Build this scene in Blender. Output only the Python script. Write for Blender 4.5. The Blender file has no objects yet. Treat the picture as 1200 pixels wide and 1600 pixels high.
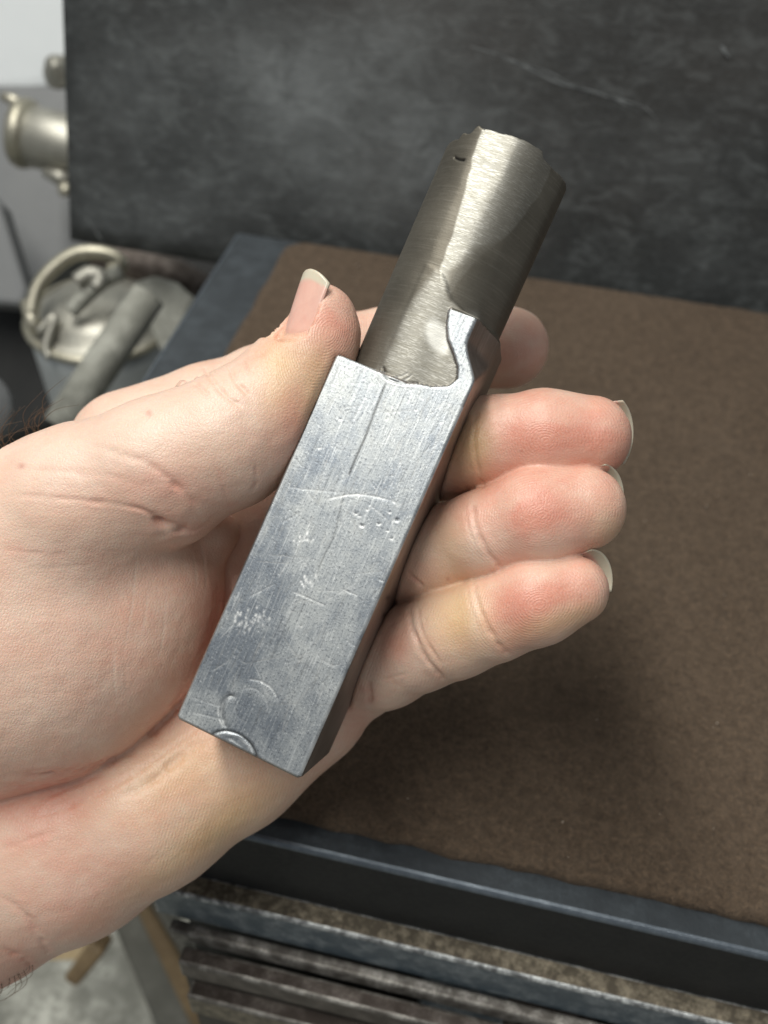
import bpy, math, random
import numpy as np
from mathutils import Vector, Matrix
random.seed(4); rng = np.random.default_rng(7)
C = bpy.context.scene.collection
sc = bpy.context.scene

# ------------------------------------------------------------------ camera
F = 1500.0                      # focal length in pixels of the 1200 px wide photograph
D0 = 172.0                      # mm from the lens to the held tool
def nrm(v): v = np.asarray(v, float); return v / np.linalg.norm(v)
E1 = nrm((12450, 2332, -F))
E2 = np.array((463.0, -1510.0, F)); E2 = nrm(E2 - E1 * (E2 @ E1))
N3 = np.cross(E1, E2); N3 = N3 if N3[1] < 0 else -N3
M3 = np.stack([E1, E2, N3])     # camera space (x right, y down, z forward) -> world
DM = 0.300
CAM = -M3 @ np.array((0, 0, DM))
def W_(p): return CAM + (np.asarray(p, float) @ M3.T) * 0.001          # camera mm -> world m
def at(u, v, depth): return W_(((u - 600) / F * depth, (v - 800) / F * depth, depth))
def hit(u, v, z=0.0):
    d = M3 @ np.array(((u - 600) / F, (v - 800) / F, 1.0))
    return CAM + d * ((z - CAM[2]) / d[2])
def hity(u, v, y):
    d = M3 @ np.array(((u - 600) / F, (v - 800) / F, 1.0))
    return CAM + d * ((y - CAM[1]) / d[1])
cd = bpy.data.cameras.new('camera'); cam = bpy.data.objects.new('camera', cd); C.objects.link(cam)
R = Matrix(((M3[0, 0], -M3[0, 1], -M3[0, 2]), (M3[1, 0], -M3[1, 1], -M3[1, 2]), (M3[2, 0], -M3[2, 1], -M3[2, 2])))
cam.matrix_world = Matrix.Translation(Vector(CAM)) @ R.to_4x4()
cd.sensor_fit = 'HORIZONTAL'; cd.sensor_width = 36; cd.lens = F / 1200 * 36
cd.clip_start = 0.01; cd.clip_end = 50
cd.dof.use_dof = True; cd.dof.focus_distance = 0.172; cd.dof.aperture_fstop = 21
sc.camera = cam

# ------------------------------------------------------------------ light
w = bpy.data.worlds.new('World'); sc.world = w; w.use_nodes = True
bg = w.node_tree.nodes['Background']; bg.inputs[0].default_value = (0.93, 0.98, 1.0, 1); bg.inputs[1].default_value = 0.29
def area(name, loc, target, sx, sy, power, col):
    l = bpy.data.lights.new(name, 'AREA'); l.shape = 'RECTANGLE'; l.size = sx; l.size_y = sy; l.energy = power; l.color = col
    o = bpy.data.objects.new(name, l); C.objects.link(o); o.location = loc
    o.rotation_euler = (Vector(target) - Vector(loc)).to_track_quat('-Z', 'Y').to_euler(); return o
area('workshop_tube_light', (-0.35, -0.10, 1.15), (0, 0, 0), 1.2, 0.16, 17.5, (1.0, 0.98, 0.91))
area('shop_lamp', (0.10, 0.75, 0.9), (0, 0, 0.05), 0.5, 0.3, 3.0, (1.0, 0.95, 0.86))
sc.view_settings.view_transform = 'Standard'; sc.view_settings.look = 'None'
sc.view_settings.exposure = 0.0; sc.view_settings.gamma = 1.0

# ------------------------------------------------------------------ node helpers
class NT:
    def __init__(s, name):
        s.m = bpy.data.materials.new(name); s.m.use_nodes = True; s.t = s.m.node_tree
        s.b = s.t.nodes['Principled BSDF']; s.out = s.t.nodes['Material Output']
    def n(s, typ, ins=None, **kw):
        nd = s.t.nodes.new('ShaderNode' + typ)
        for k, v in kw.items(): setattr(nd, k, v)
        for k, v in (ins or {}).items(): s.put(nd.inputs[k], v)
        return nd
    def put(s, sock, v):
        if isinstance(v, bpy.types.NodeSocket): s.t.links.new(v, sock)
        elif isinstance(v, (tuple, list)) and len(v) == 3 and sock.type == 'RGBA': sock.default_value = (*v, 1)
        else: sock.default_value = v
    def math(s, op, a, b=0.0, clamp=False):
        nd = s.n('Math', operation=op, use_clamp=clamp); s.put(nd.inputs[0], a); s.put(nd.inputs[1], b); return nd.outputs[0]
    def mix(s, fac, a, b, mode='MIX'):
        nd = s.n('Mix', data_type='RGBA', blend_type=mode); s.put(nd.inputs[0], fac); s.put(nd.inputs[6], a); s.put(nd.inputs[7], b); return nd.outputs[2]
    def mapr(s, v, a, b, c=0.0, d=1.0):
        nd = s.n('MapRange'); s.put(nd.inputs[0], v)
        for i, x in enumerate((a, b, c, d)): nd.inputs[1 + i].default_value = x
        return nd.outputs[0]
    def co(s, scale=(1, 1, 1), rot=(0, 0, 0)):
        tc = s.n('TexCoord'); mp = s.n('Mapping'); s.t.links.new(tc.outputs['Object'], mp.inputs[0])
        mp.inputs['Scale'].default_value = scale; mp.inputs['Rotation'].default_value = rot; return mp.outputs[0]
    def noise(s, vec, scale, detail=4, rough=0.55, dist=0.0):
        nd = s.n('TexNoise', {'Vector': vec, 'Scale': scale, 'Detail': detail, 'Roughness': rough, 'Distortion': dist}); return nd.outputs[0]
    def attr(s, name):
        nd = s.n('Attribute', attribute_name=name); return nd
    def bump(s, h, strength, dist, normal=None):
        nd = s.n('Bump', {'Height': h, 'Strength': strength, 'Distance': dist})
        if normal is not None: s.put(nd.inputs['Normal'], normal)
        return nd.outputs[0]
    def fin(s, **kw):
        for k, v in kw.items(): s.put(s.b.inputs[k.replace('_', ' ')], v)
        return s.m

# ------------------------------------------------------------------ mesh helpers
def tag(o, label=None, cat=None, group=None, kind=None):
    for k, v in (('label', label), ('category', cat), ('group', group), ('kind', kind)):
        if v: o[k] = v
    return o
def mkmesh(name, V, Fq, mat, smooth=True):
    V = np.asarray(V, float); me = bpy.data.meshes.new(name)
    if isinstance(Fq, np.ndarray):
        nv, nf = len(V), len(Fq); me.vertices.add(nv); me.vertices.foreach_set('co', V.astype(np.float32).ravel())
        me.loops.add(nf * 4); me.loops.foreach_set('vertex_index', Fq.astype(np.int32).ravel())
        me.polygons.add(nf); me.polygons.foreach_set('loop_start', np.arange(0, nf * 4, 4, dtype=np.int32))
        me.update(calc_edges=True); me.validate()
    else:
        me.from_pydata([tuple(v) for v in V], [], Fq)
    if mat: me.materials.append(mat)
    me.polygons.foreach_set('use_smooth', [smooth] * len(me.polygons)); me.update()
    return me
def obj(name, me, parent=None, loc=(0, 0, 0)):
    o = bpy.data.objects.new(name, me); C.objects.link(o); o.location = loc
    if parent is not None: o.parent = parent
    return o
def empty(name, loc=(0, 0, 0)):
    o = bpy.data.objects.new(name, None); C.objects.link(o); o.location = loc; o.empty_display_size = 0.01; return o
def bevel(o, w_, seg=2):
    m = o.modifiers.new('b', 'BEVEL'); m.width = w_; m.segments = seg; m.limit_method = 'ANGLE'; return o

def surf_nets(fn, lo, hi, h, sparse=0):
    ax = [np.arange(lo[i], hi[i] + h, h) for i in range(3)]
    if sparse:                                   # evaluate finely only near the surface
        n = [(len(a) + sparse - 1) // sparse * sparse + 1 for a in ax]; ax = [lo[i] + h * np.arange(n[i]) for i in range(3)]
    G = np.stack(np.meshgrid(*ax, indexing='ij'), -1); sh = G.shape[:3]
    if sparse:
        cz = fn(G[::sparse, ::sparse, ::sparse].reshape(-1, 3)).reshape([(s - 1) // sparse + 1 for s in sh])
        ix = np.ix_(*[np.minimum((np.arange(s) + sparse // 2) // sparse, (s - 1) // sparse) for s in sh])
        val = cz[ix].copy(); near = np.abs(val) < h * sparse * 1.3; val[near] = fn(G[near])
    else: val = fn(G.reshape(-1, 3)).reshape(sh)
    nx, ny, nz = (s - 1 for s in sh)
    acc = np.zeros((nx, ny, nz, 3)); cnt = np.zeros((nx, ny, nz))
    ins = val < 0
    for a in range(3):
        o1 = [i for i in range(3) if i != a]
        for i in (0, 1):
            for j in (0, 1):
                s0 = [None] * 3; s1 = [None] * 3
                s0[a] = slice(0, sh[a] - 1); s1[a] = slice(1, sh[a])
                for q, k in ((o1[0], i), (o1[1], j)):
                    s0[q] = slice(k, sh[q] - 1 + k); s1[q] = s0[q]
                v0 = val[tuple(s0)]; v1 = val[tuple(s1)]; cr = (v0 < 0) != (v1 < 0)
                t = np.where(cr, v0 / np.where(cr, v0 - v1, 1), 0)
                p0 = G[tuple(s0)]; p1 = G[tuple(s1)]
                acc += np.where(cr[..., None], p0 + (p1 - p0) * t[..., None], 0); cnt += cr
    act = cnt > 0; idx = -np.ones(act.shape, int); idx[act] = np.arange(act.sum())
    V = acc[act] / cnt[act][:, None]; quads = []
    for a in range(3):
        b, c = (a + 1) % 3, (a + 2) % 3
        s0 = [slice(1, -1)] * 3; s1 = [slice(1, -1)] * 3
        s0[a] = slice(0, sh[a] - 1); s1[a] = slice(1, sh[a])
        A = ins[tuple(s0)]; B = ins[tuple(s1)]; cr = A != B
        p = np.argwhere(cr); p[:, b] += 1; p[:, c] += 1
        eb = np.eye(3, dtype=int)[b]; ec = np.eye(3, dtype=int)[c]
        q = np.stack([idx[tuple((p - eb - ec).T)], idx[tuple((p - ec).T)], idx[tuple(p.T)], idx[tuple((p - eb).T)]], 1)
        fl = B[cr]; q[fl] = q[fl][:, ::-1]; quads.append(q)
    return V, np.concatenate(quads)
def subdiv(V, Q, lv):
    me = mkmesh('tmp', V, Q, None); o = bpy.data.objects.new('tmp', me); C.objects.link(o)
    m = o.modifiers.new('s', 'SUBSURF'); m.levels = lv; m.render_levels = lv
    dg = bpy.context.evaluated_depsgraph_get(); e = o.evaluated_get(dg).to_mesh()
    v = np.empty(len(e.vertices) * 3, np.float32); e.vertices.foreach_get('co', v)
    q = np.empty(len(e.loops), np.int32); e.loops.foreach_get('vertex_index', q)
    v = v.reshape(-1, 3).astype(float); q = q.reshape(-1, 4)
    bpy.data.objects.remove(o); bpy.data.meshes.remove(me); return v, q
def grad(fn, P, e=0.05):
    d0 = fn(P); g = np.stack([fn(P + np.eye(3)[i] * e) - d0 for i in range(3)], 1) / e
    return d0, g
def project(fn, P, it=2):
    for _ in range(it):
        d, g = grad(fn, P); P = P - g * (d / np.maximum((g * g).sum(1), 0.2))[:, None]
    return P
def smin(a, b, k):
    h = np.clip(0.5 + 0.5 * (b - a) / k, 0, 1); return b + (a - b) * h - k * h * (1 - h)
def smax(a, b, k): return -smin(-a, -b, k)
def cone(P, a, b, r1, r2):                       # rounded cone
    ba = b - a; l2 = ba @ ba; rr = r1 - r2; a2 = max(l2 - rr * rr, 1e-6); il2 = 1 / l2
    pa = P - a; y = pa @ ba; z = y - l2; x2 = ((pa * l2 - ba * y[:, None]) ** 2).sum(1); y2 = y * y * l2; z2 = z * z * l2
    k = np.sign(rr) * rr * rr * x2
    c1 = np.sign(z) * a2 * z2 > k; c2 = np.sign(y) * a2 * y2 < k
    return np.where(c1, np.sqrt(x2 + z2) * il2 - r2, np.where(c2, np.sqrt(x2 + y2) * il2 - r1, (np.sqrt(x2 * a2 * il2) + y * rr) * il2 - r1))
def hsh(n, s=0): return np.random.default_rng(s).random(n)
def vnoise(P, s=0):                              # cheap smooth noise: sum of sines
    r = np.random.default_rng(s); o = np.zeros(len(P))
    for i in range(7):
        d = r.normal(size=P.shape[1]); o += np.sin(P @ d + r.random() * 6.3 + 1.3 * np.sin(P @ r.normal(size=P.shape[1]) * .7))
    return o / 3.5
def polydist(U, pts):                            # distance to polyline and parameter 0..1
    best = np.full(len(U), 1e9); par = np.zeros(len(U)); n = len(pts) - 1
    for i in range(n):
        a = np.array(pts[i], float); b = np.array(pts[i + 1], float); ab = b - a
        t = np.clip(((U - a) @ ab) / (ab @ ab + 1e-9), 0, 1); d = np.linalg.norm(U - a - t[:, None] * ab, axis=1)
        m = d < best; best[m] = d[m]; par[m] = (i + t[m]) / n
    return best, par
def spline(pts, k=6):                            # Catmull-Rom through the points
    p = np.array(pts, float); p = np.vstack([2 * p[0] - p[1], p, 2 * p[-1] - p[-2]]); o = []
    for i in range(1, len(p) - 2):
        for t in np.linspace(0, 1, k, endpoint=False):
            o.append(.5 * ((2 * p[i]) + (-p[i-1] + p[i+1]) * t + (2*p[i-1] - 5*p[i] + 4*p[i+1] - p[i+2]) * t*t + (-p[i-1] + 3*p[i] - 3*p[i+1] + p[i+2]) * t**3))
    o.append(p[-2]); return np.array(o)
def setattr_f(me, name, arr):
    a = me.attributes.new(name, 'FLOAT', 'POINT'); a.data.foreach_set('value', np.asarray(arr, np.float32))
def setattr_c(me, name, rgb):
    a = me.attributes.new(name, 'FLOAT_COLOR', 'POINT'); c = np.ones((len(rgb), 4), np.float32); c[:, :3] = rgb; a.data.foreach_set('color', c.ravel())
def px(Pc): return np.stack([600 + F * Pc[:, 0] / Pc[:, 2], 800 + F * Pc[:, 1] / Pc[:, 2]], 1)

# ================================================================== setting and background
def slab(x0, x1, y0, y1, z0, z1):
    V = [(x, y, z) for z in (z0, z1) for x, y in ((x0, y0), (x1, y0), (x1, y1), (x0, y1))]
    return V, [(0, 3, 2, 1), (4, 5, 6, 7), (0, 1, 5, 4), (1, 2, 6, 5), (2, 3, 7, 6), (3, 0, 4, 7)]
def tube(pts, rad, seg=20, caps=True):
    pts = [np.asarray(p, float) for p in pts]; V = []; Fc = []; n = len(pts)
    rad = rad if hasattr(rad, '__len__') else [rad] * n
    up = None
    for i, p in enumerate(pts):
        d = nrm(pts[min(i + 1, n - 1)] - pts[max(i - 1, 0)])
        if up is None: up = np.array((0, 0, 1.0)) if abs(d[2]) < .9 else np.array((1.0, 0, 0))
        s = nrm(np.cross(d, up)); u = np.cross(s, d); up = u
        for k in range(seg):
            a = 2 * math.pi * k / seg; V.append(p + rad[i] * (math.cos(a) * s + math.sin(a) * u))
    for i in range(n - 1):
        for k in range(seg):
            k2 = (k + 1) % seg; Fc.append((i * seg + k, i * seg + k2, (i + 1) * seg + k2, (i + 1) * seg + k))
    if caps: Fc.append(tuple(range(seg))[::-1]); Fc.append(tuple(range((n - 1) * seg, n * seg)))
    return V, Fc
def lathe(prof, base, axis, seg=40):                 # prof: (radius, height) along axis
    pts = [np.asarray(base) + np.asarray(axis) * h for r, h in prof]; a = nrm(axis)
    u = nrm(np.cross(a, (0.3, 0.1, 1) if abs(a[2]) < .9 else (1, 0, 0))); v = np.cross(a, u); V = []; Fc = []
    for (r, h), p in zip(prof, pts):
        for k in range(seg): t = 2 * math.pi * k / seg; V.append(p + max(r, 1e-5) * (math.cos(t) * u + math.sin(t) * v))
    for i in range(len(prof) - 1):
        for k in range(seg):
            k2 = (k + 1) % seg; Fc.append((i * seg + k, i * seg + k2, (i + 1) * seg + k2, (i + 1) * seg + k))
    return V, Fc

# ---- materials
def mat_felt():
    t = NT('brown_felt'); c = t.co()
    big = t.noise(c, 22, 3); f1 = t.noise(c, 900, 3, .7); f2 = t.noise(c, 2600, 2, .7)
    col = t.mix(t.mapr(big, .3, .7), (.064, .0475, .035), (.100, .0755, .056))
    col = t.mix(t.mapr(f1, .3, .75), col, (.165, .115, .077)); dk = t.mapr(f2, .25, .55)
    col = t.mix(dk, t.mix(.5, col, (.03, .022, .017)), col)
    f3 = t.noise(c, 330, 4, .7, .6); col = t.mix(t.mapr(f3, .35, .62, .42, 0), col, (.028, .019, .013))
    h = t.math('ADD', t.math('ADD', t.math('MULTIPLY', f1, .6), t.math('MULTIPLY', f3, 1.0)), t.math('MULTIPLY', f2, .5))
    return t.fin(Base_Color=col, Roughness=.95, Sheen_Weight=.04, Sheen_Roughness=.6, Specular_IOR_Level=.08, Normal=t.bump(h, .9, .0009))
def mat_dark(name, base, worn, rough, amt=.3, sc_=60, metal=0.0, bump_=.0002):
    t = NT(name); c = t.co(); a = t.noise(c, sc_, 6, .62); b = t.noise(c, sc_ * 9, 4, .6)
    f = t.math('MULTIPLY', t.mapr(a, .42, .68), t.mapr(b, .3, .7)); f = t.math('MULTIPLY', f, amt * 2, True)
    return t.fin(Base_Color=t.mix(f, base, worn), Roughness=t.mapr(b, .2, .8, rough - .1, rough + .12), Metallic=metal, Normal=t.bump(t.math('ADD', a, b), .5, bump_))
FELT = mat_felt()
DRAWER = mat_dark('grimy_brown_paint', (.022, .018, .015), (.10, .085, .07), .55, .7, 70, .1, .0003)
PLATE = mat_dark('blackened_cast_iron', (.020, .026, .032), (.055, .068, .080), .62, .5, 120, 0, .0002)
EDGE = mat_dark('plate_edge_highlight', (.10, .12, .145), (.30, .34, .38), .34, .25, 300, .5, .0002)  # bluish highlight along the plate bevel, painted as a lighter colour
CREST = mat_dark('tray_edge_highlight', (.14, .145, .15), (.72, .74, .74), .36, 1.0, 330, .55, .0003)  # tray edge highlight, painted as bright worn metal
DULL = mat_dark('rubbed_dull_edge', (.10, .09, .08), (.42, .40, .37), .4, .8, 200, .4, .0003)
def mat_board():
    t = NT('black_fibre_board'); c = t.co(); a = t.noise(c, 17, 5, .6, .4); b = t.noise(t.co((1, 1, 2.2)), 110, 5, .62, .8); d = t.noise(c, 900, 3, .6)
    brown = t.noise(c, 9, 3, .5)
    col = t.mix(t.mapr(a, .3, .72), (.008, .009, .009), (.036, .039, .039))
    col = t.mix(t.math('MULTIPLY', t.mapr(b, .46, .64), .6), col, (.095, .103, .104)); dk_ = t.noise(t.co((1, 1, 1.6)), 48, 4, .6, .8); col = t.mix(t.math('MULTIPLY', t.mapr(dk_, .56, .42), .7), col, (.009, .010, .010))
    col = t.mix(t.math('MULTIPLY', t.mapr(brown, .45, .7), .45), col, (.042, .034, .029))
    col = t.mix(t.math('MULTIPLY', t.mapr(d, .45, .7), .25), col, (.085, .09, .09))
    sheen = t.attr('board_sheen').outputs['Fac']; e = t.noise(c, 60, 6, .7, 1.0); col = t.mix(t.math('MULTIPLY', sheen, t.mapr(e, .25, .75, .15, .8)), col, (.24, .258, .265))  # the board's light sheen, painted as pale dusty blotches
    return t.fin(Base_Color=col, Roughness=t.mapr(b, .3, .7, .58, .42), Normal=t.bump(t.math('ADD', a, t.math('MULTIPLY', b, .6)), .5, .0010))
BOARD = mat_board()
SCUFF = mat_dark('pale_scuff', (.10, .108, .112), (.24, .25, .25), .7, .5, 200)
BLACK = mat_dark('sooty_black_paint', (.006, .0065, .007), (.020, .020, .019), .7, .4, 90)
TRAY = mat_dark('greasy_steel', (.10, .083, .060), (.36, .31, .23), .45, .9, 420, .4, .0006)
BLUEP = mat_dark('chipped_blue_grey_paint', (.075, .10, .12), (.30, .33, .345), .38, .6, 210, 0, .0005)
RUST = mat_dark('rusty_brown_steel', (.055, .042, .035), (.24, .21, .19), .40, .5, 190, .5, .0006)
CONC = mat_dark('stained_concrete', (.20, .20, .175), (.50, .50, .45), .9, .9, 26, 0, .0006)
WALLM = mat_dark('pale_grey_wall_paint', (.56, .585, .60), (.60, .62, .64), .6, .3, 12, 0, .00005)
GREYM = mat_dark('dull_grey_paint', (.155, .16, .165), (.20, .205, .205), .5, .4, 25, 0, .0001)
ALU = mat_dark('dull_cast_aluminium', (.34, .33, .29), (.50, .49, .44), .45, .5, 70, .75, .0004)
BRASS = mat_dark('tarnished_brass', (.36, .34, .27), (.55, .52, .44), .42, .5, 80, .85, .0003)
CANM = mat_dark('grey_enamel', (.46, .49, .50), (.56, .58, .58), .38, .4, 40, .2, .0002)
PIPEM = mat_dark('weathered_grey_bar', (.24, .24, .21), (.46, .46, .41), .6, .7, 110, .1, .0006)
WOODM = mat_dark('oiled_wood', (.12, .082, .042), (.24, .17, .09), .6, .5, 60, 0, .0006)
CARD = mat_dark('tan_card', (.40, .30, .17), (.48, .38, .24), .8, .4, 30)
LEG = mat_dark('dirty_olive_board', (.085, .084, .072), (.15, .148, .13), .7, .5, 45)

# ---- the plate and the felt mat
ml = hit(452, 372, 0)[0]; mb = hit(850, 433, 0)[1]; mf = hit(880, 1370, 0)[1]
pl = hit(292, 482, -.003)[0]; pb = mb + .0035; pf = hit(675, 1375, -.003)[1]
XR = hit(1250, 900)[0] + .14
V, Fc = slab(pl, XR, pf, pb, -.060, -.0032)
me = mkmesh('surface_plate', V, Fc, PLATE, False); me.materials.append(BLACK); me.materials.append(EDGE); me.polygons[2].material_index = 1
plate = obj('surface_plate', me); bevel(plate, .0014, 3); plate.modifiers['b'].material = 2
tag(plate, 'blackened cast iron plate under the brown felt mat, with its edge highlight put into the colour', 'plate')
nx, ny = 150, 150; gx = np.linspace(0, 1, nx); gy = np.linspace(0, 1, ny); Vm = []
for j, b in enumerate(gy):
    for i, a in enumerate(gx):
        x = ml + (XR - .004 - ml) * a; y = mf + (mb - mf) * b
        e = min(a * 2.6, b, 1 - b) ; rr = .009
        if x - ml < rr:                                     # rounded left corners
            for yc, sg in ((mb - rr, 1), (mf + rr, -1)):
                if (y - yc) * sg > 0:
                    dx = rr - (x - ml); dy = abs(y - yc); m = max(dx, dy); L = math.hypot(dx, dy)
                    if L > 1e-9: f = m / L; x = ml + rr - dx * f; y = yc + sg * dy * f
        Vm.append([x, y, 0])
Vm = np.array(Vm); wav = vnoise(Vm * 38, 3) * .0005 + vnoise(Vm * 130, 5) * .00018
ii = np.tile(np.arange(nx), ny); jj = np.repeat(np.arange(ny), nx); edge = (ii == 0) | (jj == 0) | (jj == ny - 1) | (ii == nx - 1)
Vm[:, 2] += np.where(edge, -.0012, wav * .6 - .0002)
Vm[edge, 1] += .0004 * vnoise(Vm[edge] * 260, 8) + .0008 * vnoise(Vm[edge] * 30, 9); Vm[edge, 0] += .0005 * vnoise(Vm[edge] * 200, 11)
bt = Vm[edge].copy(); ring = np.where(edge)[0]
q = [(j * nx + i, j * nx + i + 1, (j + 1) * nx + i + 1, (j + 1) * nx + i) for j in range(ny - 1) for i in range(nx - 1)]
loop = [i for i in range(nx)] + [j * nx + nx - 1 for j in range(1, ny)] + [(ny - 1) * nx + i for i in range(nx - 2, -1, -1)] + [j * nx for j in range(ny - 2, 0, -1)]
Vb = Vm[loop].copy(); Vb[:, 2] = -.0031; n0 = len(Vm); L = len(loop)
q += [(loop[(k + 1) % L], loop[k], n0 + k, n0 + (k + 1) % L) for k in range(L)]
mat_o = obj('felt_mat', mkmesh('felt_mat', np.vstack([Vm, Vb]), q, FELT)); tag(mat_o, 'brown felt mat lying flat on the black iron plate', 'mat')
# lint and chips on the felt: uncountable specks, one object
V = []; Fc = []
LINT = NT('pale_lint').fin(Base_Color=(.42, .36, .29), Roughness=.6)
for k in range(150):
    x = random.uniform(ml + .01, XR - .02); y = random.uniform(mf + .004, mb - .004); s = random.choice((.00014, .00018, .00022, .00032))
    b = len(V); c0 = np.array((x, y, .0007)); an = random.random() * 3; dx = np.array((math.cos(an), math.sin(an), .2)) * s; dy = np.array((-math.sin(an), math.cos(an), 0)) * s * random.uniform(.4, 1)
    V += [c0 - dx, c0 + dy, c0 + dx, c0 - dy, c0 + np.array((0, 0, s)), c0 - np.array((0, 0, s))]
    Fc += [(b, b+1, b+4), (b+1, b+2, b+4), (b+2, b+3, b+4), (b+3, b, b+4), (b+1, b, b+5), (b+2, b+1, b+5), (b+3, b+2, b+5), (b, b+3, b+5)]
tag(obj('lint', mkmesh('lint', V, Fc, LINT)), 'pale specks of lint and metal chips scattered over the brown felt', 'lint', kind='stuff')

# ---- the upright black board behind
by = pb + .004
b0 = hity(110, 375, by); lean = nrm((0, .34, .94))
bx = b0[0]; zb = b0[2]; up_l = nrm(hity(104, 0, by + .34 / .94 * .1) - b0)
V = []; nxb, nyb = 60, 40
for s in range(2):
    for j in range(nyb):
        for i in range(nxb):
            a = i / (nxb - 1); b = j / (nyb - 1)
            p = np.array((bx + (XR + .12 - bx) * a, by, zb)) + lean * (.34 * b)
            n = np.array((0, -lean[2], lean[1])); p = p - n * (.003 * s) + n * (.0012 * math.sin(a * 5 + b * 3))
            V.append(p)
V = np.array(V); q = []; o2 = nxb * nyb
for j in range(nyb - 1):
    for i in range(nxb - 1):
        k = j * nxb + i; q.append((k, k + 1, k + nxb + 1, k + nxb)); q.append((o2 + k + nxb, o2 + k + nxb + 1, o2 + k + 1, o2 + k))
lp = [i for i in range(nxb)] + [j * nxb + nxb - 1 for j in range(1, nyb)] + [(nyb - 1) * nxb + i for i in range(nxb - 2, -1, -1)] + [j * nxb for j in range(nyb - 2, 0, -1)]
q += [(lp[k], o2 + lp[k], o2 + lp[(k + 1) % len(lp)], lp[(k + 1) % len(lp)]) for k in range(len(lp))]
V[:, 0] -= 0
# its left edge follows the photograph: shear the outline a little, as a hand-cut sheet
topx = hit(104, 0, 0)[0]
boardme = mkmesh('backboard', V, q, BOARD); Pc = (V - CAM) @ M3; Ub = px(Pc); sheen = np.zeros(len(V))
for x_, y_, rx_, ry_, s_ in ((420, 130, 260, 110, .8), (560, 230, 170, 100, .7), (250, 330, 160, 60, .35), (640, 60, 120, 60, .4), (900, 250, 200, 60, .25), (1000, 420, 150, 50, .2)):  # patches of painted sheen on the board
    sheen += s_ * np.exp(-((Ub[:, 0] - x_) / rx_) ** 2 - ((Ub[:, 1] - y_) / ry_) ** 2)
setattr_f(boardme, 'board_sheen', np.clip(sheen * (.8 + .5 * vnoise(V * 45, 4)), 0, 1)); board = obj('backboard', boardme)
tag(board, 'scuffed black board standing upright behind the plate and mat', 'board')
def on_board(u, v, off=.0008):
    d = M3 @ np.array(((u - 600) / F, (v - 800) / F, 1.0)); n = np.array((0, -lean[2], lean[1])); p0 = np.array((bx, by, zb)) + n * off
    return CAM + d * (((p0 - CAM) @ n) / (d @ n))
# scratches of pale dust rubbed into the board: flat marks on its face, joined
def scratch_marks():
    V = []; Fc = []
    def stroke(pts, wd):
        P = [on_board(*p) for p in spline(pts, 8)]; b = len(V); n = len(P)
        for i, p in enumerate(P):
            d = nrm(P[min(i+1, n-1)] - P[max(i-1, 0)]); s = np.cross(d, (0, -lean[2], lean[1])); ww = wd * 1.3 * (.35 + .65 * abs(math.sin(i * 1.7 + len(V)))) * math.sin(math.pi * (i + .6) / n)
            V.extend([p - s * ww, p + s * ww])
        for i in range(n - 1): Fc.append((b+2*i, b+2*i+1, b+2*i+3, b+2*i+2))
    stroke([(470, 14), (560, 30), (650, 50), (700, 68)], .00045); stroke([(560, 30), (690, 60), (755, 92)], .0006)
    stroke([(700, 62), (790, 90), (870, 128), (950, 150), (1005, 178)], .0004); stroke([(760, 88), (850, 110), (905, 138), (1000, 165), (1030, 190)], .0003)
    stroke([(128, 330), (150, 362), (165, 385)], .0003)
    stroke([(420, 98), (440, 118)], .0004); stroke([(392, 228), (414, 250)], .0004)
    stroke([(1125, 70), (1140, 90)], .0006)
    return V, Fc
V, Fc = scratch_marks(); tag(obj('scratch', mkmesh('scratch', V, Fc, SCUFF), board), kind='stuff')

# ---- below the plate: tray edge, rails
def ledge(name, px_back, px_front, z, drop, mt, mf_, label, cat, x0px, bev=.001, x1=None):
    yb = hit(*px_back, z)[1]; yf = hit(*px_front, z)[1]; x0 = hit(*x0px, z)[0]
    V, Fc = slab(x0, x1 or XR, yf, yb, z - drop, z)
    me = mkmesh(name, V, Fc, mt, False); me.materials.append(mf_); me.polygons[2].material_index = 1; me.polygons[5].material_index = 1
    me.materials.append(CREST if mf_ is BLUEP else DULL); o = obj(name, me); bevel(o, bev, 3); o.modifiers['b'].material = 2; tag(o, label, cat); return o
ZT = hity(750, 1473, pf)[2]; YT = hit(750, 1511, ZT)[1]
ledge('bench_tray', (750, 1469), (750, 1511), ZT, ZT - hity(750, 1550, YT)[2], TRAY, BLUEP, 'steel tray edge with chipped blue grey paint, running below the black plate', 'tray', (225, 1400))
V, Fc = slab(hit(240, 1420, -.03)[0], XR, pf + .002, pf + .12, -.20, -.0605)
o = obj('cabinet', mkmesh('cabinet', V, Fc, BLACK, False)); tag(o, 'sooty black cabinet body carrying the plate', 'cabinet')
ledge('steel_strip', (420, 1470), (420, 1492), -.047, .006, DULL, DULL, 'thin dull steel strip between the tray and the upper rail', 'strip', (262, 1452))
ledge('steel_rail', (420, 1508), (420, 1540), -.052, .010, RUST, RUST, 'worn brown steel rail, the upper one under the tray', 'rail', (285, 1480))
ledge('steel_rail', (420, 1552), (420, 1590), -.075, .014, RUST, TRAY, 'worn brown steel rail, the lower one at the bottom edge', 'rail', (300, 1530))
V, Fc = slab(hit(290, 1480, -.06)[0], XR, hit(420, 1530, -.06)[1], hit(420, 1470, -.03)[1], -.30, -.062)
tag(obj('drawer_front', mkmesh('drawer_front', V, Fc, DRAWER, False)), 'dark drawer front behind the steel rails', 'drawer')

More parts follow.
